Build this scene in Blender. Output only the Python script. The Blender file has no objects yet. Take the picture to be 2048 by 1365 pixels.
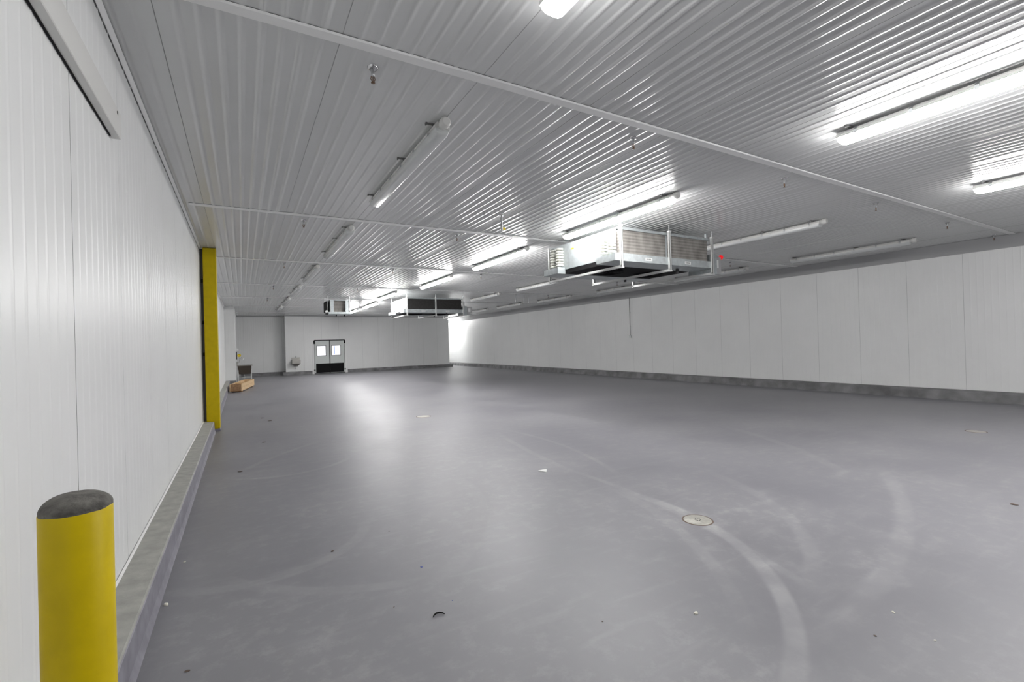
import bpy, math, random
from mathutils import Vector, Matrix

S = bpy.context.scene
COL = S.collection
PI = math.pi
rnd = random.Random(7)

# ------------------------------------------------------------------ camera
yaw, pitch, roll = (math.radians(a) for a in (30.17, 0.245, -1.63))
EYE = 1.64
fw = Vector((math.sin(yaw)*math.cos(pitch), math.cos(yaw)*math.cos(pitch), math.sin(pitch)))
rt = Vector((math.cos(yaw), -math.sin(yaw), 0)); up = rt.cross(fw)
r2 = rt*math.cos(roll) + up*math.sin(roll); u2 = -rt*math.sin(roll) + up*math.cos(roll)
cd = bpy.data.cameras.new('camera'); cam = bpy.data.objects.new('camera', cd); COL.objects.link(cam)
cd.sensor_width = 36.0; cd.lens = 930/2048*36; cd.clip_start = .05; cd.clip_end = 200
cam.matrix_world = Matrix(((r2.x, u2.x, -fw.x, 0), (r2.y, u2.y, -fw.y, 0), (r2.z, u2.z, -fw.z, EYE), (0, 0, 0, 1)))
S.camera = cam

# ------------------------------------------------------------------ world, exposure
w = bpy.data.worlds.new('world'); S.world = w; w.use_nodes = True
w.node_tree.nodes['Background'].inputs[0].default_value = (.9, .95, 1, 1)
w.node_tree.nodes['Background'].inputs[1].default_value = 0.3
S.view_settings.view_transform = 'Standard'; S.view_settings.look = 'None'
S.view_settings.gamma = 1.0; S.view_settings.exposure = 1.06
S.view_settings.use_curve_mapping = False
LAMP = 42.0            # emission of a lit tube fixture's lens

# ------------------------------------------------------------------ materials
def mat(name, col, rough=.5, metal=0., emit=0., noise=0., nscale=8., bump=0., bscale=60., spec=.5, ecol=None, coat=0.):
    m = bpy.data.materials.new(name); m.use_nodes = True
    nt = m.node_tree; b = nt.nodes['Principled BSDF']
    b.inputs['Base Color'].default_value = (*col, 1); b.inputs['Roughness'].default_value = rough
    b.inputs['Metallic'].default_value = metal; b.inputs['Specular IOR Level'].default_value = spec
    b.inputs['Coat Weight'].default_value = coat
    if emit:
        b.inputs['Emission Color'].default_value = (*(ecol or col), 1); b.inputs['Emission Strength'].default_value = emit
    tc = None
    if noise or bump:
        tc = nt.nodes.new('ShaderNodeTexCoord')
    if noise:
        n = nt.nodes.new('ShaderNodeTexNoise'); n.inputs['Scale'].default_value = nscale; n.inputs['Detail'].default_value = 6
        nt.links.new(tc.outputs['Object'], n.inputs['Vector'])
        r = nt.nodes.new('ShaderNodeMapRange'); r.inputs[1].default_value = .3; r.inputs[2].default_value = .7
        r.inputs[3].default_value = 1-noise; r.inputs[4].default_value = 1+noise
        nt.links.new(n.outputs[0], r.inputs[0])
        mx = nt.nodes.new('ShaderNodeVectorMath'); mx.operation = 'SCALE'; mx.inputs[0].default_value = col
        nt.links.new(r.outputs[0], mx.inputs['Scale']); nt.links.new(mx.outputs[0], b.inputs['Base Color'])
    if bump:
        n = nt.nodes.new('ShaderNodeTexNoise'); n.inputs['Scale'].default_value = bscale; n.inputs['Detail'].default_value = 4
        nt.links.new(tc.outputs['Object'], n.inputs['Vector'])
        bp = nt.nodes.new('ShaderNodeBump'); bp.inputs['Strength'].default_value = bump; bp.inputs['Distance'].default_value = .01
        nt.links.new(n.outputs[0], bp.inputs['Height']); nt.links.new(bp.outputs[0], b.inputs['Normal'])
    return m

M = {}
M['panel'] = mat('white_panel', (.84, .85, .845), .36, noise=.02, nscale=1.2)
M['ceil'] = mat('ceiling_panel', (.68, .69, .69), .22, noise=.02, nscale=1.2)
M['trim'] = mat('white_trim', (.90, .905, .90), .4)
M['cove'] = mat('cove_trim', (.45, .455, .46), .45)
M['seam'] = mat('dark_seam', (.50, .505, .51), .6)
M['curb'] = mat('concrete_curb', (.36, .36, .33), .75, noise=.16, nscale=9, bump=.25, bscale=40)
M['epoxy'] = mat('curb_epoxy', (.24, .235, .27), .5, noise=.2, nscale=9)
M['curbdark'] = mat('curb_grey', (.20, .20, .205), .7, noise=.35, nscale=3)
M['caulk'] = mat('caulk', (.8, .8, .79), .6)
M['yellow'] = mat('yellow_paint', (.60, .45, .0), .42, noise=.07, nscale=9, bump=.04, bscale=90, spec=.25)
M['concrete'] = mat('bollard_concrete', (.135, .13, .118), .85, noise=.45, nscale=22, bump=.8, bscale=70)
M['white'] = mat('white_plastic', (.74, .74, .72), .4)
M['lens_off'] = mat('lens_unlit', (.66, .68, .68), .2, coat=.3)
for k_, q_ in (('on_dim', .31), ('on_soft', .98), ('on', .8), ('on_mid', 1.1), ('on_full', 1.2)):
    M['lens_'+k_] = mat('lens_lit_'+k_, (1, 1, 1), .4, emit=LAMP*q_, ecol=(1, .985, .975))
M['steel'] = mat('steel', (.55, .56, .57), .35, metal=.85)
M['galv'] = mat('galvanised', (.50, .54, .55), .38, metal=.5, noise=.12, nscale=14)
M['strut'] = mat('strut', (.68, .69, .68), .4, metal=.3)
M['bend'] = mat('return_bend', (.82, .82, .76), .4, metal=.15)
M['black'] = mat('black_plastic', (.008, .008, .009), .7, spec=.15)
M['dark'] = mat('dark_metal', (.06, .06, .062), .5, metal=.3)
M['chrome'] = mat('chrome', (.62, .62, .63), .18, metal=1.)
M['brass'] = mat('aged_brass', (.20, .13, .09), .4, metal=.8)
M['grey'] = mat('grey_steel', (.16, .16, .16), .5, metal=.4)
M['red'] = mat('red_lens', (.7, .01, .015), .3, emit=.35)
M['label'] = mat('label_white', (.85, .86, .85), .5)
M['ink'] = mat('label_ink', (.25, .26, .26), .6)
M['door'] = mat('door_white', (.66, .70, .68), .45)
M['pane'] = mat('lit_pane', (.9, .9, .92), .15, emit=.42, ecol=(.95, .95, 1))
M['blue'] = mat('blue_strip', (.25, .38, .8), .5, emit=.25)
M['wood'] = mat('pale_wood', (.66, .47, .27), .65, noise=.18, nscale=10)
M['wood_end'] = mat('wood_end', (.34, .20, .105), .75, noise=.4, nscale=16)
M['stainless'] = mat('stainless', (.36, .35, .33), .32, metal=.9)
M['sinkdark'] = mat('sink_basin', (.085, .07, .058), .4, metal=.7)
M['drain'] = mat('drain_cover', (.42, .41, .37), .5, metal=.3, noise=.15, nscale=30)
M['ring'] = mat('drain_ring', (.14, .10, .08), .7)
M['chip'] = mat('chip', (.80, .78, .68), .7)
M['paper'] = mat('paper', (.85, .85, .83), .8)
M['bluebit'] = mat('blue_scrap', (.08, .10, .32), .6)
M['brownbit'] = mat('brown_scrap', (.10, .07, .055), .7)
M['tag'] = mat('yellow_tag', (.85, .65, .02), .5)

def coil_mat():
    m = bpy.data.materials.new('coil_fins'); m.use_nodes = True; nt = m.node_tree; b = nt.nodes['Principled BSDF']
    tc = nt.nodes.new('ShaderNodeTexCoord'); sp = nt.nodes.new('ShaderNodeSeparateXYZ'); nt.links.new(tc.outputs['Object'], sp.inputs[0])
    def wave(out, freq):
        a = nt.nodes.new('ShaderNodeMath'); a.operation = 'MULTIPLY'; a.inputs[1].default_value = freq; nt.links.new(out, a.inputs[0])
        s = nt.nodes.new('ShaderNodeMath'); s.operation = 'SINE'; nt.links.new(a.outputs[0], s.inputs[0]); return s
    wz = wave(sp.outputs[2], 2*PI/.056)
    n = nt.nodes.new('ShaderNodeTexNoise'); n.inputs['Scale'].default_value = 5; n.inputs['Detail'].default_value = 5
    mp = nt.nodes.new('ShaderNodeMapping'); mp.inputs['Scale'].default_value = (1.2, 1.2, .6); nt.links.new(tc.outputs['Object'], mp.inputs[0]); nt.links.new(mp.outputs[0], n.inputs[0])
    ad = nt.nodes.new('ShaderNodeMath'); ad.operation = 'MULTIPLY_ADD'; ad.inputs[1].default_value = .12; nt.links.new(wz.outputs[0], ad.inputs[0]); nt.links.new(n.outputs[0], ad.inputs[2])
    r = nt.nodes.new('ShaderNodeMapRange'); r.inputs[1].default_value = .2; r.inputs[2].default_value = .85; nt.links.new(ad.outputs[0], r.inputs[0])
    cr = nt.nodes.new('ShaderNodeMix'); cr.data_type = 'RGBA'
    cr.inputs[6].default_value = (.15, .14, .13, 1); cr.inputs[7].default_value = (.42, .40, .37, 1)
    nt.links.new(r.outputs[0], cr.inputs[0]); nt.links.new(cr.outputs[2], b.inputs['Base Color'])
    b.inputs['Roughness'].default_value = .55; b.inputs['Metallic'].default_value = .2
    return m
M['coil'] = coil_mat()
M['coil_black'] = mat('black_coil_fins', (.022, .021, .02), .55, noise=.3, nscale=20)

def circ(p, q, r):
    ax, ay, bx, by, cx, cy = *p, *q, *r
    d = 2*(ax*(by-cy)+bx*(cy-ay)+cx*(ay-by))
    ux = ((ax*ax+ay*ay)*(by-cy)+(bx*bx+by*by)*(cy-ay)+(cx*cx+cy*cy)*(ay-by))/d
    uy = ((ax*ax+ay*ay)*(cx-bx)+(bx*bx+by*by)*(ax-cx)+(cx*cx+cy*cy)*(bx-ax))/d
    return ux, uy, math.hypot(ax-ux, ay-uy)

# tyre tracks of dust on the floor: three points each, half width, reach from the middle point, strength
TRACKS = [((3.53, 3.744), (3.263, 2.15), (2.3, 1.30), .075, 1.9, .5),
          ((3.6, 4.3), (3.53, 3.2), (3.4, 2.5), .05, 1.9, .28),
          ((6.765, 2.756), (4.84, 1.768), (2.6, 1.38), .09, 2.6, .22),
          ((3.518, 4.313), (3.2, 2.75), (2.5, 1.70), .07, 1.6, .22),
          ((0.0, 7.41), (.478, 8.122), (1.253, 8.93), .06, 1.3, .4),
          ((.05, 6.855), (.633, 6.75), (1.27, 7.148), .05, 1.0, .45),
          ((-.167, 3.806), (.40, 3.82), (.964, 4.718), .07, 1.0, .35),
          ((-.1, 3.9), (.35, 3.45), (.9, 3.2), .07, .8, .3),
          ((3.97, 7.353), (3.75, 6.2), (3.60, 5.1), .06, 1.6, .3),
          ((4.3, 7.6), (4.35, 6.0), (3.9, 4.2), .05, 2.0, .3),
          ((4.9, 3.9), (4.3, 2.5), (3.0, 1.6), .08, 1.7, .2),
          ((7.6, 5.4), (7.0, 4.0), (6.0, 2.7), .09, 1.9, .28),
          ((1.3, 3.2), (2.0, 4.1), (2.2, 5.6), .10, 1.6, .16)]

def floor_mat():
    m = bpy.data.materials.new('epoxy_floor'); m.use_nodes = True; nt = m.node_tree; N = nt.nodes; L = nt.links
    b = N['Principled BSDF']
    geo = N.new('ShaderNodeNewGeometry'); pos = geo.outputs['Position']
    def math_(op, a, b_=None, clamp=False):
        n = N.new('ShaderNodeMath'); n.operation = op; n.use_clamp = clamp
        for i, v in enumerate((a, b_)):
            if v is None: continue
            if hasattr(v, 'type'): L.new(v, n.inputs[i])
            else: n.inputs[i].default_value = v
        return n.outputs[0]
    def noise(scale, det=5, stretch=None, rough=.55):
        n = N.new('ShaderNodeTexNoise'); n.inputs['Scale'].default_value = scale; n.inputs['Detail'].default_value = det; n.inputs['Roughness'].default_value = rough
        if stretch:
            mp = N.new('ShaderNodeMapping'); mp.inputs['Scale'].default_value = stretch; mp.inputs['Rotation'].default_value = (0, 0, .5)
            L.new(pos, mp.inputs[0]); L.new(mp.outputs[0], n.inputs[0])
        else: L.new(pos, n.inputs[0])
        return n.outputs[0]
    def rng(v, a, b_, c, d):
        n = N.new('ShaderNodeMapRange'); n.interpolation_type = 'SMOOTHSTEP'
        for i, x in zip((1, 2, 3, 4), (a, b_, c, d)): n.inputs[i].default_value = x
        L.new(v, n.inputs[0]); return n.outputs[0]
    def dist(c):
        n = N.new('ShaderNodeVectorMath'); n.operation = 'DISTANCE'; n.inputs[1].default_value = (c[0], c[1], 0); L.new(pos, n.inputs[0]); return n.outputs['Value']
    breakup = rng(noise(3.2, 6), .35, .65, .35, 1)
    tot = None
    for a, c, d, hw, reach, st in TRACKS:
        cx, cy, R = circ(a, c, d)
        off = math_('ABSOLUTE', math_('SUBTRACT', dist((cx, cy)), R))
        band = rng(off, hw*.45, hw, 1, 0)
        msk = rng(dist(c), reach*.55, reach, 1, 0)
        v = math_('MULTIPLY', math_('MULTIPLY', band, msk), st)
        tot = v if tot is None else math_('MAXIMUM', tot, v)
    tot = math_('MULTIPLY', tot, breakup)
    cloud = rng(noise(.55, 7), .3, .7, 0, 1)
    streak = rng(noise(1.6, 6, (1, 5, 1)), .52, .75, 0, .55)
    fine = rng(noise(7, 8, None, .7), .47, .66, 0, 1)
    dust = math_('ADD', math_('ADD', math_('MULTIPLY', streak, .35), math_('MULTIPLY', math_('MULTIPLY', fine, cloud), .38)), math_('MULTIPLY', cloud, .25))
    dust = math_('ADD', dust, tot, True)
    mx = N.new('ShaderNodeMix'); mx.data_type = 'RGBA'
    mx.inputs[6].default_value = (.20, .198, .217, 1); mx.inputs[7].default_value = (.37, .37, .375, 1)
    L.new(dust, mx.inputs[0]); L.new(mx.outputs[2], b.inputs['Base Color'])
    ro = rng(dust, 0, 1, .42, .62)
    L.new(ro, b.inputs['Roughness'])
    b.inputs['Specular IOR Level'].default_value = .5
    bp = N.new('ShaderNodeBump'); bp.inputs['Strength'].default_value = .12; bp.inputs['Distance'].default_value = .02
    L.new(noise(2.2, 5), bp.inputs['Height']); L.new(bp.outputs[0], b.inputs['Normal'])
    return m
M['floor'] = floor_mat()

# ------------------------------------------------------------------ mesh helpers
class MB:
    def __init__(s): s.v = []; s.f = []; s.m = []; s.cur = 0; s.sm = []
    def add(s, vs, fs, smooth=False):
        o = len(s.v); s.v += [tuple(p) for p in vs]
        for f in fs: s.f.append([i+o for i in f]); s.m.append(s.cur); s.sm.append(smooth)
        return s
    def box(s, x0, x1, y0, y1, z0, z1, bev=0.):
        if bev > 0:
            return s.bbox(x0, x1, y0, y1, z0, z1, bev)
        v = [(x, y, z) for z in (z0, z1) for y in (y0, y1) for x in (x0, x1)]
        return s.add(v, [(0, 2, 3, 1), (4, 5, 7, 6), (0, 1, 5, 4), (2, 6, 7, 3), (0, 4, 6, 2), (1, 3, 7, 5)])
    def bbox(s, x0, x1, y0, y1, z0, z1, b):
        # box with chamfered edges
        vs = []; idx = {}
        X = (x0, x1); Y = (y0, y1); Z = (z0, z1); sg = (1, -1)
        for i in (0, 1):
            for j in (0, 1):
                for k in (0, 1):
                    for a in range(3):
                        p = [X[i]+(sg[i]*b if a != 0 else 0), Y[j]+(sg[j]*b if a != 1 else 0), Z[k]+(sg[k]*b if a != 2 else 0)]
                        idx[i, j, k, a] = len(vs); vs.append(p)
        fs = []
        for a in range(3):
            for q in (0, 1):
                cyc = []
                for (m, n) in ((0, 0), (1, 0), (1, 1), (0, 1)):
                    c = [0, 0, 0]; c[a] = q; c[(a+1) % 3] = m; c[(a+2) % 3] = n
                    cyc.append(idx[c[0], c[1], c[2], a])
                fs.append(cyc if q else cyc[::-1])
        for a in range(3):
            b1, b2 = (a+1) % 3, (a+2) % 3
            for m in (0, 1):
                for n in (0, 1):
                    c0 = [0, 0, 0]; c0[b1] = m; c0[b2] = n; c1 = list(c0); c1[a] = 1
                    q = [idx[(*c0, b1)], idx[(*c0, b2)], idx[(*c1, b2)], idx[(*c1, b1)]]
                    fs.append(q if (m ^ n) else q[::-1])
        for i in (0, 1):
            for j in (0, 1):
                for k in (0, 1):
                    t = [idx[i, j, k, a] for a in range(3)]
                    fs.append(t if (i+j+k) % 2 else t[::-1])
        return s.add(vs, fs)
    def tube(s, pts, r, n=10, caps=True):
        pts = [Vector(p) for p in pts]; rings = []
        R = r if isinstance(r, (list, tuple)) else [r]*len(pts)
        prev = None
        for i, p in enumerate(pts):
            d = (pts[min(i+1, len(pts)-1)] - pts[max(i-1, 0)]).normalized()
            if prev is None:
                a = d.orthogonal().normalized()
            else:
                a = (prev - d*prev.dot(d)).normalized()
            prev = a; c = d.cross(a)
            rings.append([p + (a*math.cos(2*PI*k/n) + c*math.sin(2*PI*k/n))*R[i] for k in range(n)])
        v = [q for g in rings for q in g]; f = []
        for i in range(len(pts)-1):
            for k in range(n):
                f.append((i*n+k, i*n+(k+1) % n, (i+1)*n+(k+1) % n, (i+1)*n+k))
        s.add(v, f, True)
        if caps:
            s.add(rings[0], [tuple(range(n))[::-1]]); s.add(rings[-1], [tuple(range(n))])
        return s
    def lathe(s, prof, c=(0, 0, 0), n=24, smooth=True):
        v = []; f = []
        for (r, z) in prof:
            for k in range(n):
                v.append((c[0]+r*math.cos(2*PI*k/n), c[1]+r*math.sin(2*PI*k/n), c[2]+z))
        for i in range(len(prof)-1):
            for k in range(n): f.append((i*n+k, i*n+(k+1) % n, (i+1)*n+(k+1) % n, (i+1)*n+k))
        return s.add(v, f, smooth)
    def prism(s, poly, axis, a, b):
        # poly in the two other axes (cyclic order), extruded along axis
        def P(u, v, t): return {'x': (t, u, v), 'y': (u, t, v), 'z': (u, v, t)}[axis]
        n = len(poly); v = [P(*p, a) for p in poly] + [P(*p, b) for p in poly]
        f = [tuple(range(n))[::-1], tuple(range(n, 2*n))] + [(i, (i+1) % n, n+(i+1) % n, n+i) for i in range(n)]
        return s.add(v, f)
    def build(s, name, mats, parent=None, loc=None):
        me = bpy.data.meshes.new(name); me.from_pydata(s.v, [], s.f); 
        for m in (mats if isinstance(mats, (list, tuple)) else [mats]): me.materials.append(m)
        me.polygons.foreach_set('material_index', s.m); me.polygons.foreach_set('use_smooth', s.sm)
        import bmesh as _b
        bm = _b.new(); bm.from_mesh(me); _b.ops.recalc_face_normals(bm, faces=bm.faces); bm.to_mesh(me); bm.free()
        me.update(); o = bpy.data.objects.new(name, me); COL.objects.link(o)
        if parent: o.parent = parent
        if loc: o.location = loc
        return o

def tag(o, label, cat, group=None):
    o['label'] = label; o['category'] = cat
    if group: o['group'] = group
    return o
def thing(name, label, cat, loc, rotz=0, group=None):
    o = bpy.data.objects.new(name, None); COL.objects.link(o); o.empty_display_size = .1
    o.location = loc; o.rotation_euler = (0, 0, rotz)
    return tag(o, label, cat, group)
def struct(o, label=None):
    o['kind'] = 'structure'
    if label: o['label'] = label; o['category'] = o.name.split('_')[0]
    return o
def dup(root, loc, rotz, label):
    r = root.copy(); COL.objects.link(r); r.location = loc; r.rotation_euler = (0, 0, rotz); r['label'] = label
    for ch in list(root.children):
        c = ch.copy(); COL.objects.link(c); c.parent = r
        for g in list(ch.children):
            d = g.copy(); COL.objects.link(d); d.parent = c
    return r

# ------------------------------------------------------------------ room
XL, XR = -.71, 14.65
Y0, YF, YE = -7.0, 32.25, 40.0
YB, XB = 26.0, -.27            # the left wall steps inward here
XJ, YJ = 2.36, 33.15           # far wall recess
XC = 13.32                     # free end of the far wall
CURB = .22
def cz(x): return 3.775 - .006*max(0, x-2)
PITCH = .1186; MOD = PITCH*9

def rib_profile(u0, u1, phase, a=.0056, wd=.060):
    """cut points (u, h): shallow rounded ribs every PITCH, one rib left out around each panel seam, a groove at the seam"""
    pts = [(u0, 0)]
    k0 = int(math.floor((u0-phase)/MOD))-1; k1 = int(math.ceil((u1-phase)/MOD))+1
    for k in range(k0, k1):
        s = phase + k*MOD
        L = [(s-.003, 0), (s-.001, -.004), (s+.001, -.004), (s+.003, 0)]
        for j in range(1, 9):
            c = s + j*PITCH
            for t in range(13):
                q = -1+2*t/12
                L.append((c+q*wd/2, a*.5*(1+math.cos(PI*q))))
        pts += [p for p in L if u0+.001 < p[0] < u1-.001]
    pts.append((u1, 0))
    return pts
def ribbed(name, mapf, u0, u1, v0, v1, phase, material, a=.0056, dark=None, wd=.060):
    pr = rib_profile(u0, u1, phase, a, wd)
    b = MB(); v = []; f = []
    for (u, h) in pr: v += [mapf(u, v0, h), mapf(u, v1, h)]
    for i in range(len(pr)-1): f.append((2*i, 2*i+2, 2*i+3, 2*i+1))
    b.add(v, f)
    for i in range(len(pr)-1): b.m[i] = 1 if (pr[i][1] < -.003 or pr[i+1][1] < -.003) else 0
    me = bpy.data.meshes.new(name); me.from_pydata(b.v, [], b.f)
    me.materials.append(material); me.materials.append(M['seam']); me.materials.append(M['dark'])
    if dark is not None:
        for i in range(len(pr)-1):
            if abs((pr[i][0]+pr[i+1][0])/2-dark) < .0035: b.m[i] = 2
    me.polygons.foreach_set('material_index', b.m); me.update()
    o = bpy.data.objects.new(name, me); COL.objects.link(o); return o

struct(MB().box(XL-.3, XR+.3, Y0-.2, YE+.2, -.15, 0).build('floor', M['floor']), 'grey epoxy floor with pale curved tyre tracks')
struct(ribbed('ceiling', lambda u, v, h: (u, v, cz(u)-h), XL-.02, XR+.02, Y0-.1, YE+.1, 2.775-MOD*4, M['ceil']), 'ribbed white panel ceiling')
struct(ribbed('wall_left', lambda u, v, h: (XL+h, u, v), Y0, YB+.02, 0, 3.80, 3.065, M['panel'], .0026, 3.065, .04), 'ribbed white panel wall along the left side')
struct(ribbed('wall_left_stub', lambda u, v, h: (u, YB-h, v), XL-.02, XB, 0, 3.80, XL-.05, M['panel'], .002, None, .036), 'short white wall return beyond the yellow column')
struct(ribbed('wall_left_end', lambda u, v, h: (XB+h, u, v), YB, YJ+.02, 0, 3.80, 3.065, M['panel'], .002, None, .036), 'left wall beyond the step, beside the sink')
struct(ribbed('wall_right', lambda u, v, h: (XR-h, u, v), Y0, YE, 0, 3.75, 4.089, M['panel'], .0022, None, .036), 'long white panel wall along the right side')
struct(ribbed('wall_recess', lambda u, v, h: (u, YJ-h, v), XB-.02, XJ+.02, 0, 3.80, .1, M['panel'], .002, None, .036), 'recessed far wall left of the double door')
struct(ribbed('wall_far', lambda u, v, h: (u, YF-h, v), XJ, 3.93, 0, 3.80, 2.36, M['panel'], .002, None, .036), 'far wall panel behind the hand sink')
struct(ribbed('wall_far_end', lambda u, v, h: (u, YF-h, v), 5.99, XC, 0, 3.80, 5.99, M['panel'], .002, None, .036), 'far wall right of the double door')
struct(ribbed('wall_far_top', lambda u, v, h: (u, YF-h, v), 3.93, 5.99, 2.22, 3.80, 2.36, M['panel'], .002, None, .036), 'far wall above the double door')
b = MB().box(XJ+.012, XJ+.15, YF+.012, YJ, 0, 3.8).box(XC-.15, XC, YF+.012, YE, 0, 3.75)
struct(b.build('wall_far_return', M['panel']), 'return face at the end of the far wall')
struct(MB().box(XC, XR, YE-.02, YE+.1, 0, 3.8).build('wall_end', M['panel']), 'end wall of the bay behind the far wall')
struct(MB().box(XL, XR, Y0-.12, Y0, 0, 3.8).build('wall_rear', M['panel']), 'wall behind the camera')

# curbs (baseboards)
def left_curb(name, y0, y1, x):
    b = MB()
    b.prism([(x, 0), (x+.185, 0), (x+.185, CURB-.022), (x+.176, CURB-.012), (x, CURB)], 'y', y0, y1)
    b.cur = 1
    b.prism([(x+.185, 0), (x+.212, 0), (x+.206, .012), (x+.194, .05), (x+.1895, CURB-.025), (x+.185, CURB-.02)], 'y', y0, y1)
    b.cur = 2
    b.prism([(x+.001, CURB-.001), (x+.014, CURB), (x+.008, CURB+.008), (x+.001, CURB+.012)], 'y', y0, y1)
    return struct(b.build(name, [M['curb'], M['epoxy'], M['caulk']]))
left_curb('baseboard_left', Y0, 11.27, XL+.004)['label'] = 'concrete curb along the left wall in front of the column'
left_curb('baseboard_left_far', 11.56, YB-.005, XL+.004)['label'] = 'concrete curb along the left wall past the column'
def curb_x(name, x0, x1, y, d=.185):
    b = MB(); b.prism([(y-.004, 0), (y-d-.02, 0), (y-d-.004, .03), (y-d, CURB-.02), (y-d+.02, CURB), (y-.004, CURB)], 'x', x0, x1)
    return struct(b.build(name, M['curbdark']))
curb_x('baseboard_stub', XL+.004, XB-.0, YB)
curb_x('baseboard_recess', XB+.2, XJ, YJ)
curb_x('baseboard_far', XJ-.17, 3.86, YF)
curb_x('baseboard_far_end', 6.06, XC+.20, YF)
b = MB(); b.prism([(XR-.004, 0), (XR-.225, 0), (XR-.205, .03), (XR-.185, CURB-.03), (XR-.165, CURB), (XR-.004, CURB+.02)], 'y', Y0, YE-.03)
struct(b.build('baseboard_right', M['curbdark']))

# cove trims between walls and ceiling
def cove(name, pts_a, pts_b, mt=None):
    # pts: lower-wall, upper corner, ceiling edge at both ends
    v = list(pts_a)+list(pts_b)
    return struct(MB().add(v, [(0, 2, 5, 3), (0, 1, 2), (3, 5, 4), (0, 3, 4, 1), (1, 4, 5, 2)]).build(name, mt or M['cove']))
zc = cz(0)
cove('trim_cove_left', [(XL+.004, Y0, zc-.035), (XL+.001, Y0, zc-.006), (XL+.03, Y0, zc-.006)], [(XL+.004, YB, zc-.035), (XL+.001, YB, zc-.006), (XL+.03, YB, zc-.006)], M['trim'])
struct(MB().box(XL, XL+.0019, Y0, YB, zc-.052, zc-.034).build('trim_gap_shade_left', M['dark']), 'dark strip for the shade in the gap under the left ceiling trim')  # dark-coloured strip stands in for the shade between trim and wall ribs
zr = cz(XR)
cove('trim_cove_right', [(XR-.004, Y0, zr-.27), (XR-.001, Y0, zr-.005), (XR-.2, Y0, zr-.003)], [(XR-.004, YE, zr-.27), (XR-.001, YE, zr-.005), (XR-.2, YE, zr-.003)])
cove('trim_cove_far', [(XJ, YF-.004, zc-.06), (XJ, YF-.001, zc-.006), (XJ, YF-.07, zc-.006)], [(XC, YF-.004, cz(XC)-.06), (XC, YF-.001, cz(XC)-.006), (XC, YF-.07, cz(XC)-.006)])
cove('trim_cove_recess', [(XB, YJ-.004, zc-.06), (XB, YJ-.001, zc-.006), (XB, YJ-.07, zc-.006)], [(XJ, YJ-.004, zc-.06), (XJ, YJ-.001, zc-.006), (XJ, YJ-.07, zc-.006)])
# flat joint covers across the ceiling
def joint(i, ya, yb, wd=.11):
    b = MB(); xs = [XL+.10, 2.0, XR-.21]; t = .010
    def yy(x): return ya+(yb-ya)*(x-XL)/(XR-XL)
    rows = []
    for x in xs:
        z = cz(x)-.0054; y = yy(x)
        rows.append([(x, y, z), (x, y+.012, z-t), (x, y+wd-.012, z-t), (x, y+wd, z)])
    v = [p for r in rows for p in r]; f = []
    for a in range(2):
        for k in range(3): f.append((a*4+k, a*4+k+1, a*4+4+k+1, a*4+4+k))
        f.append((a*4+3, a*4, a*4+4, a*4+7))
    f += [(0, 3, 2, 1), (8, 9, 10, 11)]
    b.add(v, f); b.cur = 1  # next, a dark strip: gap shade between the ribs put in as colour
    v = []
    for x in xs:
        z = cz(x); y = yy(x)
        v += [(x, y+.003, z-.0005), (x, y+.003, z-.0058), (x, y+.02, z-.0058), (x, y+.02, z-.0005)]
    b.add(v, [(a*4+k, a*4+(k+1) % 4, a*4+4+(k+1) % 4, a*4+4+k) for a in range(2) for k in range(4)])
    return struct(b.build('trim_%d' % i, [M['trim'], M['dark']]))
for i, (a, c) in enumerate([(-1.25, -1.3), (3.28, 3.16), (8.0, 7.68), (12.34, 12.08), (17.0, 16.5), (21.25, 20.75), (25.4, 24.9), (29.9, 29.3)]):
    joint(i+1, a, c)

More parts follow.
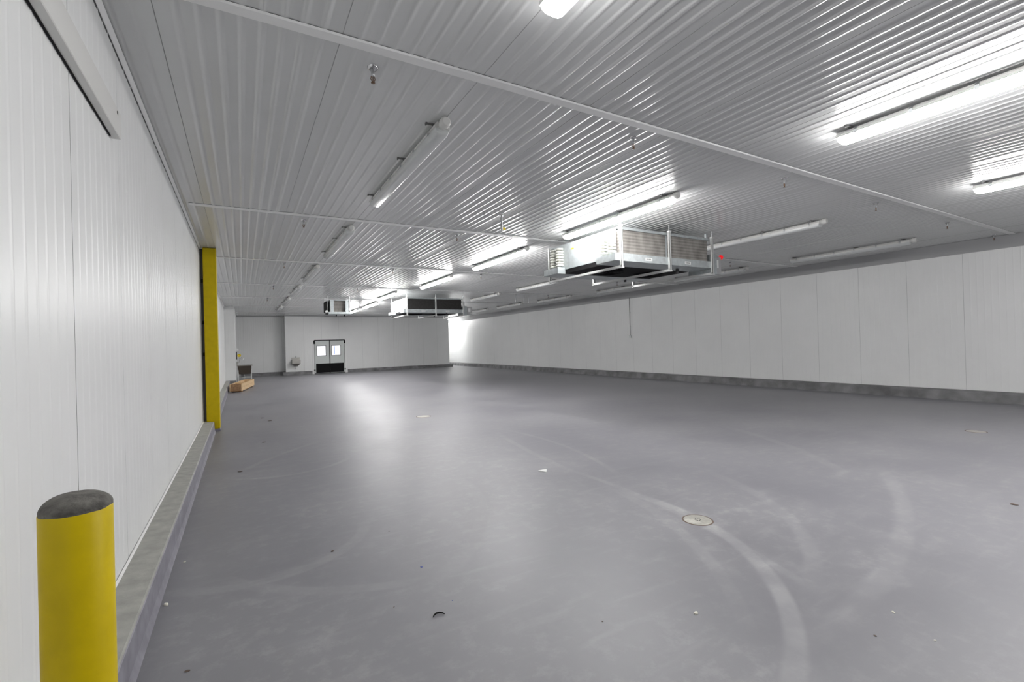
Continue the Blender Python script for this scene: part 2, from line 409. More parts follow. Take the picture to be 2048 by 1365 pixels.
# ------------------------------------------------------------------ ceiling lights
FL = 2.6
def make_light(lit, label):
    """tube fixture; origin on the ceiling at the middle of its length, running along y"""
    t = thing('ceiling_light', label, 'ceiling light', (0, 0, 0), 0, 'tube light fixtures on the ceiling')
    h = FL/2
    b = MB(); b.prism([(-.055, -.03), (.055, -.03), (.078, -.062), (.078, -.084), (-.078, -.084), (-.078, -.062)], 'y', -h, h)
    b.build('housing', M['white'], t)
    # lens: loft of rounded sections, drawn in at both ends
    b = MB(); secs = []
    for (y, s) in [(-h+.008, .55), (-h+.02, .82), (-h+.05, 1), (h-.05, 1), (h-.02, .82), (h-.008, .55)]:
        g = []
        for k in range(13):
            a = PI*k/12
            ca = math.cos(a); sa = math.sin(a)
            ex = math.copysign(abs(ca)**.55, ca); ez = abs(sa)**.55
            g.append((.072*ex*(.85+.15*s), y, -.084-.064*ez*s))
        secs.append(g)
    n = 13; v = [p for g in secs for p in g]; f = []
    for i in range(len(secs)-1):
        for k in range(n-1): f.append((i*n+k, i*n+k+1, (i+1)*n+k+1, (i+1)*n+k))
    f += [tuple(range(n)), tuple(range((len(secs)-1)*n, len(secs)*n))[::-1]]
    b.add(v, f, True); b.sm[-1] = b.sm[-2] = False
    b.build('lens', M['lens_'+lit] if lit else M['lens_off'], t)
    b = MB()
    b.tube([(0, -h+.01, -.055), (0, -h-.03, -.055)], .042, 14)
    b.tube([(0, -h-.03, -.055), (0, -h-.085, -.055), (0, -h-.10, -.055)], [.05, .05, .036], 16)
    b.build('junction_cap', M['white'], t)
    for y in (-h+.12, -.25, h-.12):
        b = MB(); b.prism([(-.125, -.026), (-.115, -.026), (-.115, -.013), (-.05, -.013), (-.05, -.024), (.05, -.024), (.05, -.002), (-.125, -.002)], 'y', y-.015, y+.015)
        b.build('bracket', M['grey'], t)
    for y in [-h+.18+i*(FL-.36)/5 for i in range(6)]:
        b = MB(); b.prism([(-.086, -.098), (-.080, -.098), (-.080, -.060), (-.053, -.029), (.053, -.029), (.080, -.060), (.080, -.098), (.086, -.098), (.086, -.058), (.056, -.024), (-.056, -.024), (-.086, -.058)], 'y', y-.014, y+.014)
        b.build('latch', M['steel'], t)
    return t
A, B, C, D = 1.69, 5.46, 9.16, 12.85
LIGHTS = [  # x, y of near end, lit, label
    (A, -.27, 'on_dim', 'glowing ceiling light cut by the top edge of the photo'),
    (A, 4.10, 0, 'unlit ceiling light nearest the camera in the row by the left wall'),
    (A, 8.42, 0, 'second unlit ceiling light of the row by the left wall'),
    (A+.02, 12.70, 0, 'third unlit ceiling light of the row by the left wall'),
    (A+.02, 16.85, 0, 'fourth unlit ceiling light of the row by the left wall'),
    (A+.02, 20.9, 0, 'fifth unlit ceiling light of the row by the left wall, small and far off'),
    (A, 25.0, 0, 'farthest unlit ceiling light by the left wall, above the far wall corner'),
    (B, -.15, 'on_soft', 'large glowing ceiling light running off the right edge of the photo'),
    (B, 4.62, 'on', 'glowing ceiling light right above the large nearest cooler'),
    (B, 8.68, 'on_mid', 'glowing ceiling light just left of the large cooler, second of its row'),
    (B+.02, 12.98, 'on_mid', 'glowing ceiling light above the middle cooler, third of its row'),
    (5.13, 17.6, 'on_full', 'glowing ceiling light left of the middle cooler, fourth of its row'),
    (B, 21.7, 'on_full', 'short glowing ceiling light between the small and middle coolers'),
    (B, 26.0, 'on_full', 'farthest glowing ceiling light, at the right end of the small far cooler'),
    (C, -.20, 'on_soft', 'smaller glowing ceiling light at the right edge of the photo'),
    (C, 4.45, 0, 'unlit ceiling light just right of the large cooler, with a red lamp below'),
    (C, 8.55, 0, 'unlit ceiling light mostly hidden behind the large cooler'),
    (C, 12.63, 0, 'unlit ceiling light left of the large cooler under its rear pan'),
    (C, 16.75, 0, 'unlit ceiling light just right of the middle cooler'),
    (D, 4.42, 0, 'unlit ceiling light nearest the right wall, long and thin at far right'),
    (D+.1, 8.4, 0, 'unlit ceiling light beneath the large cooler at its right end, by the right wall'),
    (D-.1, 12.2, 0, 'unlit ceiling light by the right wall above the hanging conduit'),
    (D-.1, 16.65, 0, 'unlit ceiling light by the right wall, left of the hanging conduit'),
    (D-.4, 20.3, 0, 'unlit ceiling light by the right wall above the far corner'),
    (D-.4, 24.2, 0, 'farthest unlit ceiling light by the right wall near the middle cooler'),
    (13.72, 33.0, 'on', 'glowing ceiling light end peeking out past the far wall corner'),
]
first = {}
for x, y, lit, lab in LIGHTS:
    loc = (x, y+FL/2, cz(x))
    if lit in first: dup(first[lit], loc, 0, lab)
    else:
        first[lit] = make_light(lit, lab); first[lit].location = loc
# ------------------------------------------------------------------ sprinklers
def make_sprinkler(label):
    t = thing('sprinkler', label, 'sprinkler', (0, 0, 0), 0, 'sprinkler heads along the ceiling joints')
    MB().lathe([(.0, -.022), (.028, -.022), (.036, -.014), (.042, -.004), (.042, 0), (0, 0)], n=20).build('escutcheon', M['chrome'], t)
    MB().lathe([(0, -.075), (.013, -.075), (.015, -.06), (.015, -.02), (0, -.02)], n=14).build('drop_nipple', M['steel'], t)
    b = MB()
    for s in (-1, 1): b.tube([(s*.012, 0, -.075), (s*.016, 0, -.095), (s*.004, 0, -.118)], .0035, 8)
    b.tube([(0, 0, -.076), (0, 0, -.112)], .004, 8)
    b.lathe([(0, -.118), (.016, -.120), (.016, -.124), (0, -.124)], n=16)
    b.build('head', M['brass'], t)
    return t
SPR = [(.91, 3.56, 'sprinkler head nearest the camera, at upper left under the first ceiling joint'),
       (3.6, 3.54, 'sprinkler head above the large cooler, second along the first ceiling joint'),
       (6.34, 3.52, 'sprinkler head third along the first ceiling joint, right of the large cooler'),
       (8.9, 3.50, 'sprinkler head fourth along the first ceiling joint'),
       (11.75, 3.48, 'sprinkler head second from the right wall on the first ceiling joint'),
       (14.2, 3.44, 'sprinkler head next to the right wall on the first ceiling joint'),
       (.93, 8.34, 'sprinkler head first along the second ceiling joint, near the left wall'),
       (3.63, 8.24, 'sprinkler head second along the second ceiling joint, left of the large cooler'),
       (9.1, 8.1, 'sprinkler head right of the red lamp below the second ceiling joint'),
       (11.8, 8.1, 'sprinkler head near the right wall on the second ceiling joint'),
       (.95, 12.75, 'sprinkler head first along the third ceiling joint, near the yellow column'),
       (3.65, 12.7, 'sprinkler head second along the third ceiling joint'),
       (6.3, 12.6, 'sprinkler head just right of the third glowing tube of the middle row'),
       (11.7, 12.5, 'sprinkler head behind the legs of the large cooler'),
       (.95, 17.35, 'sprinkler head first along the fourth ceiling joint, tiny near the left wall'),
       (3.65, 17.3, 'sprinkler head above the small far cooler'),
       (9.2, 17.1, 'sprinkler head between the unlit tubes right of the middle cooler'),
       (11.8, 17.0, 'sprinkler head right of the three ceiling drop pipes'),
       (.95, 21.6, 'sprinkler head farthest along the left wall row'),
       (9.3, 21.3, 'sprinkler head farthest off, right of the middle cooler')]
sp0 = None
for x, y, lab in SPR:
    if sp0 is None: sp0 = make_sprinkler(lab); sp0.location = (x, y, cz(x))
    else: dup(sp0, (x, y, cz(x)), 0, lab)

# ------------------------------------------------------------------ evaporator coolers
EW, ED = 2.39, 2.05
def make_cooler(label, loc):
    """origin on the underside of the strut frame at the front left corner; front is -y"""
    z0 = 2.88
    def Z(z): return z-z0
    t = thing('evaporator_cooler', label, 'cooler', loc, 0, 'ceiling hung coolers')
    # housing: top, rails and galvanised side sheets
    b = MB(); b.box(0, EW, .02, ED-.02, Z(3.585), Z(3.61)); b.box(0, EW, 0, .03, Z(3.565), Z(3.61)); b.box(0, EW, ED-.03, ED, Z(3.565), Z(3.61))
    for x in (0, EW-.02): b.box(x, x+.02, .10, ED-.10, Z(3.10), Z(3.585))
    b.box(EW/2-.02, EW/2+.02, .03, ED-.03, Z(3.15), Z(3.585))
    b.build('housing', M['galv'], t)
    s = MB(); s.box(-.004, 0, 1.28, 1.36, Z(3.46), Z(3.49)); hs = s.build('sticker', M['tag'], t)
    b = MB()
    for k in range(5): b.tube([(-.004, 1.15, Z(3.22+.05*k)), (.002, 1.15, Z(3.22+.05*k))], .008, 8)
    b.build('rivets', M['steel'], t)
    # two coils, front and rear, each split by the middle sheet
    for (y0, y1) in ((.03, .5), (ED-.5, ED-.03)):
        for (x0, x1) in ((.03, EW/2-.02), (EW/2+.02, EW-.03)):
            b = MB(); b.box(x0, x1, y0, y1, Z(3.15), Z(3.565)); b.build('coil', M['coil'], t)
    # drain pans, reaching out to the left
    for (y0, y1, xl) in ((-.03, .46, -.14), (ED-.46, ED+.03, -.18)):
        b = MB(); b.box(xl, EW+.04, y0, y1, Z(3.01), Z(3.016))
        b.box(xl, EW+.04, y0, y0+.012, Z(3.01), Z(3.145)); b.box(xl, EW+.04, y1-.012, y1, Z(3.01), Z(3.12))
        b.box(xl, xl+.012, y0, y1, Z(3.01), Z(3.135)); b.box(EW+.028, EW+.04, y0, y1, Z(3.01), Z(3.135))
        p = b.build('drain_pan', M['galv'], t)
        if y0 < 0:
            for (xa) in (.58, 1.62):
                q = MB().box(xa, xa+.17, y0-.004, y0-.001, Z(3.045), Z(3.10)).build('label_plate', M['label'], p)
                b2 = MB(); xx = xa+.02
                for wd in (.024, .018, .026, .02):
                    b2.box(xx, xx+wd, y0-.0055, y0-.0035, Z(3.064), Z(3.082)); xx += wd+.009
                b2.build('lettering', M['ink'], p)
    # fan plenum between the coils: black underside with two fans and guards
    b = MB(); b.box(.004, EW-.02, .47, ED-.47, Z(3.015), Z(3.10))
    b.build('fan_deck', M['black'], t)
    for cx in (EW*.27, EW*.73):
        b = MB(); cy = ED/2
        b.lathe([(.06, 0), (.30, 0), (.31, .015), (.31, .03)], (cx, cy, Z(2.985)), 28)
        for r in (.1, .17, .24, .3):
            b.tube([(cx+r*math.cos(a), cy+r*math.sin(a), Z(2.982)) for a in [2*PI*k/28 for k in range(29)]], .004, 6, False)
        g = b.build('fan_guard', M['black'], t)
        b = MB()
        for k in range(4):
            a = k*PI/2
            c, s_ = math.cos(a), math.sin(a)
            b.add([(cx+c*.05-s_*.04, cy+s_*.05+c*.04, Z(3.0)), (cx+c*.26-s_*.09, cy+s_*.26+c*.09, Z(3.003)), (cx+c*.27+s_*.03, cy+s_*.27-c*.03, Z(2.995)), (cx+c*.05+s_*.03, cy+s_*.05-c*.03, Z(2.995))], [(0, 1, 2, 3)])
        b.build('fan_blades', M['dark'], g)
    # return bends on the left side
    for ys in ((.10, .20, .30, .40), (ED-.40, ED-.30, ED-.20, ED-.10)):
        for k in range(7):
            b = MB(); z = Z(3.19+k*.056)
            for (ya, yb) in ((ys[0], ys[1]), (ys[2], ys[3])):
                cy = (ya+yb)/2; r = (yb-ya)/2
                P = [(.0, ya, z), (-.05, ya, z)] + [(-.05-r*math.sin(PI*q/6), cy-r*math.cos(PI*q/6), z) for q in range(1, 6)] + [(-.05, yb, z), (.0, yb, z)]
                b.tube(P, .021, 10)
            b.build('return_bend', M['bend'], t)
    # strut frame: posts with rods, cross channels under the unit
    for x in (-.035, EW/2-.03, EW-.01):
        for (y, yo) in ((-.075, 0), (ED+.03, 0)):
            b = MB(); b.box(x, x+.042, y, y+.006, Z(2.89), Z(3.62)); b.box(x, x+.006, y, y+.042, Z(2.89), Z(3.62)); b.box(x+.036, x+.042, y, y+.042, Z(2.89), Z(3.62))
            b.box(x-.008, x+.05, y-.008, y+.05, Z(2.88), Z(2.90)); b.box(x-.006, x+.048, y-.006, y+.048, Z(3.60), Z(3.63))
            p = b.build('hanger_post', M['strut'], t)
            zt = cz(loc[0]+x)-loc[2]
            MB().tube([(x+.021, y+.021, Z(3.60)), (x+.021, y+.021, zt)], .007, 8).build('threaded_rod', M['steel'], p)
        b = MB(); b.box(x, x+.042, -.075, ED+.075, Z(2.885), Z(2.891)); b.box(x, x+.006, -.075, ED+.075, Z(2.885), Z(2.927)); b.box(x+.036, x+.042, -.075, ED+.075, Z(2.885), Z(2.927))
        b.build('channel', M['strut'], t)
    # right end: cover sheet, control box, red lamp, header pipes
    MB().box(EW+.045, EW+.20, -.02, .55, Z(2.90), Z(3.30), .004).build('end_cover', M['galv'], t)
    c = MB().box(EW+.20, EW+.50, .10, .34, Z(2.93), Z(3.28), .006).build('control_box', M['cove'], t)
    MB().box(EW+.30, EW+.41, .095, .099, Z(3.06), Z(3.22)).build('label_plate', M['label'], c)
    b = MB(); b.tube([(EW+.47, .2, Z(3.27)), (EW+.54, .2, Z(3.31)), (EW+.60, .2, Z(3.31))], .014, 10)
    b.build('lamp_stem', M['steel'], c)
    MB().lathe([(0, -.045), (.03, -.04), (.048, -.02), (.052, 0), (.044, .025), (.025, .042), (0, .047)], (EW+.63, .2, Z(3.31)), 18).build('warning_lamp', M['red'], c)
    b = MB()
    b.tube([(EW+.10, .15, Z(3.30)), (EW+.10, .15, Z(3.70)), (EW+.10, .15, cz(loc[0]+EW)-loc[2])], .022, 12)
    b.tube([(EW+.02, .28, Z(3.5)), (EW+.16, .28, Z(3.5)), (EW+.19, .28, Z(3.47)), (EW+.19, .28, Z(3.30))], .028, 12)
    b.build('header_pipe', M['galv'], t)
    # drain outlets
    for y in (.3, ED-.3):
        b = MB(); b.tube([(EW*.75, y, Z(3.012)), (EW*.75, y, Z(2.94))], .03, 12); b.build('drain_outlet', M['dark'], t)
    return t
e1 = make_cooler('large galvanised cooler hung from the ceiling, nearest the camera', (5.70, 6.0, 2.88))
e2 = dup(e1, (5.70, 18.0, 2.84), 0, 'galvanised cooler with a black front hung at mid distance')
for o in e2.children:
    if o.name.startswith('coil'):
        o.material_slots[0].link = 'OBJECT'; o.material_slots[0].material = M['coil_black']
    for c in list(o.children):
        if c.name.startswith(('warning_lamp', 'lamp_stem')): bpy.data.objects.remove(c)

# small far cooler
t = thing('evaporator_cooler', 'small boxy cooler hung far off at the left of the others', 'cooler', (3.02, 20.0, 3.0), 0, 'ceiling hung coolers')
W3, D3 = .86, .9
b = MB(); b.box(0, .10, .10, D3, .12, .56); b.build('side_panel', M['black'], t)
b = MB(); b.box(.10, .26, 0, .02, .10, .58); b.box(.10, .12, 0, D3, .10, .58); b.build('front_panel', M['galv'], t)
b = MB(); b.box(.72, W3, 0, .02, .10, .58); b.box(W3-.02, W3, 0, D3, .10, .58); b.build('front_panel', M['galv'], t)
b = MB(); b.box(.10, W3, 0, D3, .58, .60); b.build('top_panel', M['galv'], t)
b = MB(); b.box(.26, .72, .18, .7, .10, .58); b.build('coil', M['coil'], t)
b = MB(); b.box(.03, W3+.08, -.06, D3, .02, .028); b.box(.03, W3+.08, -.06, -.045, .02, .11); b.box(.03, .045, -.06, D3, .02, .11); b.box(W3+.065, W3+.08, -.06, D3, .02, .11); b.build('drain_pan', M['galv'], t)
b = MB(); b.tube([(-.02, -.02, .13), (-.02, .12, .13)], .05, 14); b.build('pipe_cap', M['label'], t)
b = MB(); b.box(-.06, .03, 0, .06, .0, .06); b.build('bracket', M['dark'], t)
for x in (.38, .70):
    MB().tube([(x, .2, .02), (x, .2, -.05)], .022, 10).build('drain_outlet', M['black'], t)
for (x, y) in ((.03, .05), (W3+.04, .05), (.03, D3-.1), (W3+.04, D3-.1)):
    MB().tube([(x, y, .10), (x, y, cz(3)-3.0)], .007, 8).build('threaded_rod', M['steel'], t)

# refrigerant piping above the right end of the middle cooler
t = thing('ceiling_pipework', 'grey pipe loop on the ceiling above the middle cooler', 'pipe', (7.6, 19.2, 3.5))
zt = cz(7.6)-3.5
b = MB()
for x in (-.55, -.25, .3):
    b.tube([(x, 1.2, .15), (x, 1.2, zt)], .03, 10)
b.build('riser', M['galv'], t)
b = MB(); b.tube([(-.62, 1.2, .15), (.42, 1.2, .15)], .035, 10); b.tube([(-.62, 1.2, zt-.02), (.42, 1.2, zt-.02)], .02, 10)
b.build('header', M['galv'], t)
b = MB(); b.tube([(.42, 1.2, .15), (.7, 1.2, .12), (.9, 1.2, .12)], .06, 12); b.build('pipe_sleeve', M['white'], t)

# ------------------------------------------------------------------ drop pipes and hooks on the ceiling
def pipe(label, x, y, ln, r, flange=True, tip=None):
    t = thing('drop_pipe', label, 'pipe', (x, y, cz(x)), 0, 'pipes dropping from the ceiling')
    MB().tube([(0, 0, 0), (0, 0, -ln)], r, 12).build('tube', M['steel'], t)
    if flange: MB().lathe([(0, -.012), (r*2.6, -.012), (r*3.2, -.002), (0, 0)], n=18).build('flange', M['steel'], t)
    if tip:
        MB().lathe([(0, -ln-.035), (r*1.5, -ln-.03), (r*1.5, -ln+.05), (r, -ln+.06)], n=12).build('valve', M['white'], t)
        MB().box(.02, .07, -.012, .012, -ln-.015, -ln+.025, .003).build('handle', M[tip], t)
    return t
pipe('short drop pipe with a yellow valve tip left of the large cooler', 3.76, 6.70, .23, .014, True, 'tag')
pipe('tiny capped stub on the ceiling beside the yellow tipped pipe', 3.41, 6.63, .06, .012, False)
pipe('leftmost of three thin drop pipes beyond the large cooler', 10.3, 17.3, .33, .018)
pipe('middle of three thin drop pipes beyond the large cooler', 10.85, 17.5, .33, .016)
pipe('rightmost of three thin drop pipes beyond the large cooler', 11.15, 17.6, .33, .016)

# ------------------------------------------------------------------ conduit on the right wall
t = thing('wall_conduit', 'thin dark conduit down the right wall ending in a small box', 'conduit', (XR-.004, 14.9, 1.72))
MB().tube([(-.03, 0, .06), (-.03, 0, 1.76)], .010, 10).build('tube', M['grey'], t)
MB().box(-.06, 0, -.05, .05, 0, .10, .006).build('outlet_box', M['steel'], t)
for z in (.5, 1.1): MB().box(-.018, 0, -.03, .03, z, z+.02).build('strap', M['steel'], t)

# ------------------------------------------------------------------ left wall: rail, bollard, column
t = thing('door_rail', 'white square steel rail mounted high on the left wall', 'rail', (XL, -1.5, 3.03))
b = MB(); b.box(.006, .055, 0, 5.42, .02, .19, .004); b.build('beam', M['white'], t)
b = MB(); b.box(.004, .012, 0, 5.36, .016, .021); b.build('shadow_gap', M['black'], t)
b = MB(); b.add([(.0555, 5.30, .155), (.0555, 5.335, .145), (.0555, 5.325, .175)], [(0, 1, 2)]); b.tube([(.05, 5.32, .158), (.057, 5.32, .158)], .012, 6); b.build('bolt_hole', M['dark'], t)

t = thing('bollard', 'yellow steel bollard with rough concrete cap in the left foreground', 'bollard', (-.437, 1.86, 0))
R = .084; HB = 1.185
b = MB(); b.lathe([(R, 0), (R, HB-.004), (R-.003, HB), (R-.008, HB), (R-.008, HB-.02)], n=64); b.build('post', M['yellow'], t)
prof = [(R-.001, HB-.006)] + [(R*math.cos(a)**.8, HB+.046*math.sin(a)) for a in [PI/2*k/10 for k in range(1, 10)]] + [(0.001, HB+.047)]
b = MB(); b.lathe(prof, n=64)
b.v = [(x*(1+.012*math.sin(7*math.atan2(y, x))*(z < HB+.03)), y, z+.002*math.sin(40*x+3)*math.cos(37*y)) for x, y, z in b.v]
b.build('concrete_cap', M['concrete'], t)

t = thing('column', 'tall yellow steel column standing against the left wall', 'column', (-.535, 11.42, 0))
b = MB(); b.box(-.115, .118, -.12, .12, .055, cz(0)-.012, .012); b.build('shaft', M['yellow'], t)
b = MB(); b.box(-.118, .122, -.124, .124, 0, .055, .006); b.build('base', M['epoxy'], t)
b = MB()
b.box(-.165, -.116, -.05, .05, .23, cz(0)-.03); b.build('filler_strip', M['dark'], t)
for z in (3.05, 2.2, 1.55): MB().box(-.150, -.1155, -.075, -.05, z, z+.07).build('clip', M['black'], t)

# ------------------------------------------------------------------ double swing door
dx0, dx1, dh = 3.93, 5.99, 2.16
d = bpy.data.objects.new('door_1', None); COL.objects.link(d); d.location = (dx0, YF, 0); struct(d, 'white double swing door with black kick plates in the far wall'); d['category'] = 'door'
W = dx1-dx0
b = MB(); b.box(0, .085, -.03, .10, 0, dh+.06); b.box(W-.085, W, -.03, .10, 0, dh+.06); b.box(.085, W-.085, -.03, .10, dh+.03, dh+.06)
b.build('frame', M['trim'], d)
b = MB(); b.box(.085, W-.085, -.034, -.005, dh-.02, dh+.03); b.build('header_gasket', M['black'], d)
b = MB(); b.box(W/2-.022, W/2+.022, -.02, .03, .03, dh-.02); b.build('centre_gasket', M['black'], d)
MB().box(.085, W-.085, .05, .09, 0, dh+.03).build('shadow_backing', M['dark'], d)
for s in (0, 1):
    xa, xb = (.11, W/2-.024) if s == 0 else (W/2+.024, W-.11)
    leaf = MB().box(xa, xb, -.012, .035, .04, dh-.024, .004).build('door_leaf', M['door'], d)
    MB().box(xa+.07 if s == 0 else xa, xb if s == 0 else xb-.07, -.022, -.011, .06, .66).build('kick_plate', M['black'], leaf)
    wx = xa+.12 if s == 0 else xa+.08
    b = MB(); x1 = wx+.58
    b.box(wx, x1, -.026, -.011, 1.80, 1.83); b.box(wx, x1, -.026, -.011, 1.15, 1.18); b.box(wx, wx+.03, -.026, -.011, 1.18, 1.80); b.box(x1-.03, x1, -.026, -.011, 1.18, 1.80)
    b.build('window_frame', M['dark'], leaf)
    MB().box(wx+.03, x1-.03, -.016, -.0125, 1.18, 1.80).build('pane', M['pane'], leaf)
    if s: MB().box(wx+.18, wx+.215, -.0185, -.0165, 1.24, 1.78).build('blue_strip', M['blue'], leaf)
    hx = .10 if s == 0 else W-.10
    MB().box(hx-.045, hx+.045, -.06, -.012, dh-.22, dh-.005, .01).build('hinge', M['black'], d)
    MB().box(hx-.04, hx+.04, -.06, -.012, .20, .29, .01).build('hinge', M['black'], d)
    gx = .10 if s == 0 else W-.10
    MB().box(gx-.009, gx+.009, -.02, -.005, .29, dh-.22).build('side_gasket', M['dark'], d)

# ------------------------------------------------------------------ hand sink on the far wall
t = thing('hand_sink', 'small stainless hand sink on the far wall left of the double door', 'sink', (2.93, YF-.006, .55))
b = MB()
top = [(-.24, 0, .42), (.24, 0, .42), (.24, -.38, .42), (-.24, -.38, .42)]
mid = [(-.24, 0, .14), (.24, 0, .14), (.24, -.38, .18), (-.24, -.38, .18)]
bot = [(-.10, 0, .0), (.10, 0, .0), (.09, -.2, .05), (-.09, -.2, .05)]
inn = [(-.21, -.03, .42), (.21, -.03, .42), (.21, -.35, .42), (-.21, -.35, .42)]
inb = [(-.18, -.05, .26), (.18, -.05, .26), (.18, -.32, .26), (-.18, -.32, .26)]
v = bot+mid+top+inn+inb; f = []
for k in range(4):
    for i in range(4): f.append((k*4+i, k*4+(i+1) % 4, k*4+4+(i+1) % 4, k*4+4+i))
f += [(3, 2, 1, 0), (16, 17, 18, 19)]
b.add(v, f); b.build('basin', M['stainless'], t)
MB().box(-.24, .24, -.02, 0, .42, .56, .004).build('backsplash', M['stainless'], t)
b = MB(); b.tube([(0, -.03, .50), (0, -.03, .60)] + [(0, -.03-.07*(1-math.cos(a)), .60+.07*math.sin(a)) for a in [PI*k/6 for k in range(1, 7)]], .012, 10); b.build('faucet', M['chrome'], t)
b = MB(); b.tube([(0, -.12, .03), (0, -.12, -.10), (0, -.06, -.14), (0, 0, -.14)], .02, 10); b.build('drain_pipe', M['chrome'], t)

# ------------------------------------------------------------------ floor standing sink and fixtures by the left wall
t = thing('utility_sink', 'stainless utility sink on legs behind the wooden crate', 'sink', (.09, 27.9, 0))
b = MB()
b.box(-.33, .37, -.6, .6, .86, .90); b.box(-.33, -.30, -.6, .6, .90, 1.06); b.build('rim', M['stainless'], t)
b = MB(); v = []
for (dx, dy, z) in ((.31, .55, .86), (.30, .53, .45), (.10, .2, .41)):
    v += [(-dx+.01, -dy, z), (dx+.01, -dy, z), (dx+.01, dy, z), (-dx+.01, dy, z)]
f = []
for k in range(2):
    for i in range(4): f.append((k*4+i, k*4+(i+1) % 4, k*4+4+(i+1) % 4, k*4+4+i))
f.append((8, 9, 10, 11)); b.add(v, f); b.build('basin', M['sinkdark'], t)
for x in (-.27, .31):
    for y in (-.52, .52):
        MB().tube([(x, y, 0), (x, y, .87)], .022, 10).build('leg', M['strut'], t)
b = MB(); b.tube([(-.27, -.52, .26), (.31, -.52, .26)], .016, 8); b.tube([(-.27, .52, .26), (.31, .52, .26)], .016, 8); b.tube([(.02, -.52, .26), (.02, .52, .26)], .016, 8)
b.build('stretcher', M['strut'], t)
b = MB(); b.tube([(.0, -.1, .42), (.0, -.1, .20), (-.15, -.1, .16), (-.3, -.1, .16)], .025, 10); b.build('drain_pipe', M['strut'], t)
b = MB(); b.tube([(-.31, -.1, 1.02), (-.22, -.1, 1.04), (-.20, -.1, 1.24), (-.12, -.1, 1.28), (-.04, -.1, 1.24), (-.03, -.1, 1.18)], .014, 10); b.build('faucet', M['chrome'], t)

t = thing('eyewash_station', 'small grey wall fixture with a yellow disc above the utility sink', 'wall fixture', (XB+.004, 27.6, 1.2))
MB().box(0, .05, -.09, .09, .0, .40, .008).build('back_plate', M['dark'], t)
b = MB(); b.tube([(.03, 0, .18), (.11, 0, .19)], .02, 10); b.tube([(.03, 0, .38), (.15, 0, .38)], .012, 8); b.build('arm', M['steel'], t)
b = MB(); b.lathe([(0, -.005), (.06, -.002), (.085, .03), (.075, .032), (.05, .012), (0, .008)], n=20)
b.v = [(x+.14, -z-.03, y+.20) for x, y, z in b.v]; b.build('disc', M['tag'], t)
tag(MB().box(XB+.004, XB+.12, 27.5, 27.68, 1.64, 1.73, .012).build('dispenser', M['label']), 'small white dispenser on the wall above the yellow disc', 'dispenser')

# ------------------------------------------------------------------ wooden crate
ang = math.atan2(.50, 3.15)
t = thing('wooden_crate', 'long pale wooden crate on the floor beside the left wall', 'crate', (-.035, 21.25, 0), -ang)
Lc, Wc, Hc, z0 = 3.15, .42, .33, .045
th = .03
for (n, x0, x1) in (('side_board', -th, 0), ('side_board', -Wc, -Wc+th)):
    b = MB(); hh = (Hc-z0)/2
    for k in range(2): b.box(x0, x1, 0, Lc, z0+k*hh+.002, z0+(k+1)*hh-.002, .002)
    b.build(n, M['wood'], t)
for (y0, y1) in ((.0, .04), (Lc-.04, Lc)):
    b = MB(); b.box(-Wc+th, -th, y0, y1, z0, Hc, .003); b.build('end_board', M['wood_end'] if y0 == 0 else M['wood'], t)
b = MB(); b.box(-Wc+th, -th, .04, Lc-.04, z0, z0+.02); b.build('bottom_board', M['wood'], t)
for y in (.25, 1.5, 2.8):
    b = MB(); b.box(-Wc+.02, -.02, y, y+.09, 0, z0); b.build('skid', M['wood_end'], t)
b = MB(); b.box(-Wc+th, -th, 1.0, 1.05, Hc-.10, Hc-.01); b.build('cross_brace', M['wood'], t)

# ------------------------------------------------------------------ floor drain and litter
t = thing('floor_drain', 'round metal floor drain cover set in the grey floor', 'drain', (3.507, 2.805, 0))
MB().lathe([(0, .003), (.118, .003), (.120, .0005)], n=48).build('cover', M['drain'], t)
MB().lathe([(.120, .0005), (.121, .0025), (.131, .0025), (.134, .0002)], n=48).build('ring', M['ring'], t)
b = MB()
for k in range(8):
    a = 2*PI*k/8; b.tube([(.02*math.cos(a), .02*math.sin(a), .0035), (.026*math.cos(a), .026*math.sin(a), .0035)], .004, 6)
b.build('holes', M['dark'], t)
t = thing('floor_drain', 'small far floor drain near the right wall', 'drain', (10.2, 2.75, 0))
MB().lathe([(0, .003), (.11, .003), (.12, .0005)], n=32).build('cover', M['drain'], t)
MB().lathe([(.12, .0005), (.122, .0025), (.135, .0002)], n=32).build('ring', M['ring'], t)

t = thing('floor_drain', 'faint floor drain cover in the bright floor reflection near the centre', 'drain', (3.60, 10.35, 0))
MB().lathe([(0, .003), (.15, .003), (.16, .0005)], n=32).build('cover', M['drain'], t)
MB().lathe([(.16, .0005), (.162, .0025), (.175, .0002)], n=32).build('ring', M['ring'], t)

def chip(name, label, cat, x, y, s, m, seed, flat=.6):
    r = random.Random(seed); b = MB(); prof = []
    n = 9; v = []; f = []
    for (zz, k) in ((0, .85), (.45*flat, 1.0), (.9*flat, .6)):
        for i in range(n):
            a = 2*PI*i/n; q = k*(.75+.5*r.random()); v.append((s*q*math.cos(a), s*.75*q*math.sin(a), s*(zz+.12*r.random()*(zz > 0))))
    for k in range(2):
        for i in range(n): f.append((k*n+i, k*n+(i+1) % n, k*n+n+(i+1) % n, k*n+n+i))
    f += [tuple(range(n))[::-1], tuple(range(2*n, 3*n))]
    b.add(v, f); o = b.build(name, m, loc=(x, y, 0)); o.rotation_euler.z = r.random()*6; return tag(o, label, cat)
chip('crumb', 'cream crumb on the floor right of centre, below the drain cover', 'debris', 2.298, 1.87, .016, M['chip'], 1)
chip('crumb', 'white crumb on the floor at the foot of the left curb', 'debris', -.463, 3.773, .018, M['chip'], 2)
chip('crumb', 'small white crumb on the floor at lower right', 'debris', 3.258, 1.259, .010, M['chip'], 3)
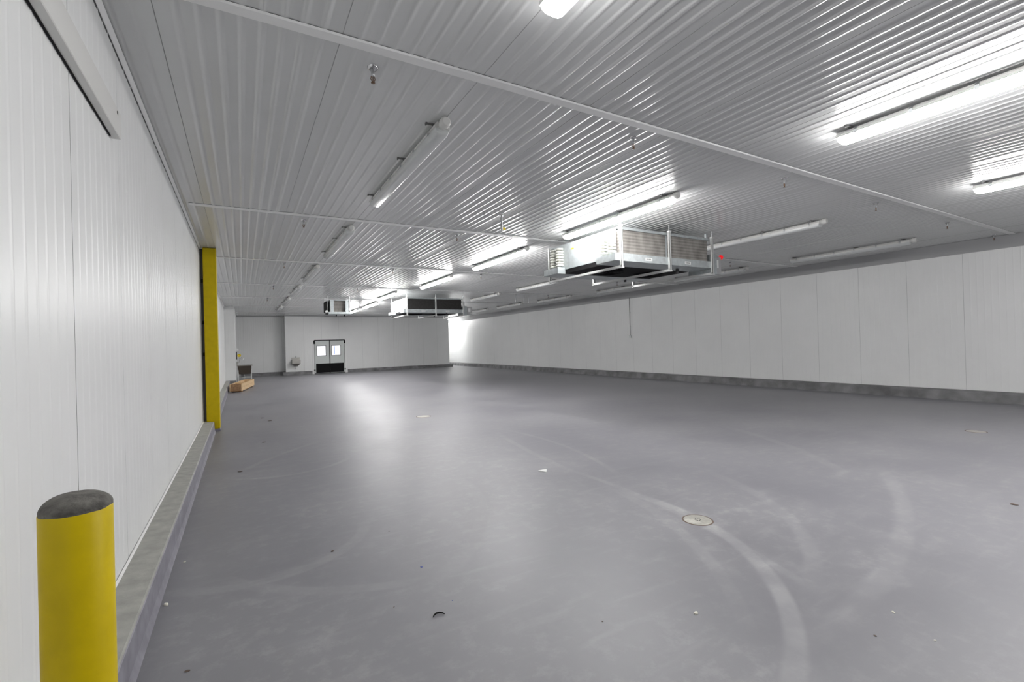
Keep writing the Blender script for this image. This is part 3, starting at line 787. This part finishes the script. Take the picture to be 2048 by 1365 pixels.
chip('crumb', 'tiny white crumb near the bottom right corner of the floor', 'debris', 3.138, 1.032, .007, M['chip'], 4)
chip('scrap', 'tiny blue scrap on the floor at lower centre left', 'debris', 1.113, 3.342, .011, M['bluebit'], 5, .3)
chip('scrap', 'faint blue speck nearer than the blue scrap', 'debris', 1.13, 2.797, .005, M['bluebit'], 6, .3)
chip('scrap', 'dark flake on the floor at lower right between two crumbs', 'debris', 2.925, 1.215, .009, M['brownbit'], 7, .3)
chip('scrap', 'dark sliver on the floor left of centre', 'debris', .596, 4.005, .016, M['brownbit'], 8, .2)
chip('scrap', 'dark flake on the floor near the bottom left, beside the curb', 'debris', -.279, 2.936, .014, M['brownbit'], 9, .2)
chip('scrap', 'dark flake near the right edge of the floor', 'debris', 6.187, 1.424, .03, M['brownbit'], 10, .12)
chip('scrap', 'tiny dark speck left of the bright floor reflection', 'debris', 1.093, 4.149, .008, M['brownbit'], 11, .3)
chip('scrap', 'reddish brown speck left of the curled black strip', 'debris', .791, 2.931, .006, M['brownbit'], 12, .3)
chip('scrap', 'brown speck right of the curled black strip', 'debris', 1.782, 2.109, .006, M['brownbit'], 13, .3)
chip('crumb', 'pale speck on the floor beside the left curb', 'debris', -.424, 4.458, .009, M['chip'], 14)
chip('scrap', 'dark chip on the floor right of the column foot', 'debris', -.059, 7.334, .03, M['brownbit'], 15, .1)
chip('scrap', 'dark chip in front of the column foot', 'debris', .30, 9.39, .035, M['brownbit'], 16, .1)
chip('scrap', 'farther dark chip on the floor beyond the column foot', 'debris', .527, 12.15, .05, M['brownbit'], 17, .1)
chip('scrap', 'farthest dark chip on the floor past the column', 'debris', .39, 12.75, .045, M['brownbit'], 18, .1)
b = MB(); P = [(-.036, -.022, .004), (-.030, -.004, .006), (-.016, .010, .008), (.004, .014, .008), (.022, .008, .006), (.034, -.002, .003)]
b.tube(P, [.002, .004, .005, .005, .004, .002], 8)
o = b.build('strip', M['black'], loc=(.999, 2.694, 0)); o.rotation_euler.z = -.35
tag(o, 'curled black strip lying on the floor near the bottom', 'debris')
b = MB()
v = [(-.055, .015, .003), (.0, .03, .012), (.012, -.03, .004), (-.05, -.01, .002), (.055, .02, .022), (.05, -.045, .002)]
v += [(x, y, z+.0015) for x, y, z in v]
b.add(v, [(0, 3, 2, 1), (1, 2, 5, 4), (6, 7, 8, 9), (7, 10, 11, 8), (0, 1, 7, 6), (1, 4, 10, 7), (4, 5, 11, 10), (5, 2, 8, 11), (2, 3, 9, 8), (3, 0, 6, 9)])
o = b.build('paper_scrap', M['paper'], loc=(3.267, 4.943, 0)); o.rotation_euler.z = -.6
tag(o, 'crumpled white paper scrap on the floor near the centre', 'debris')
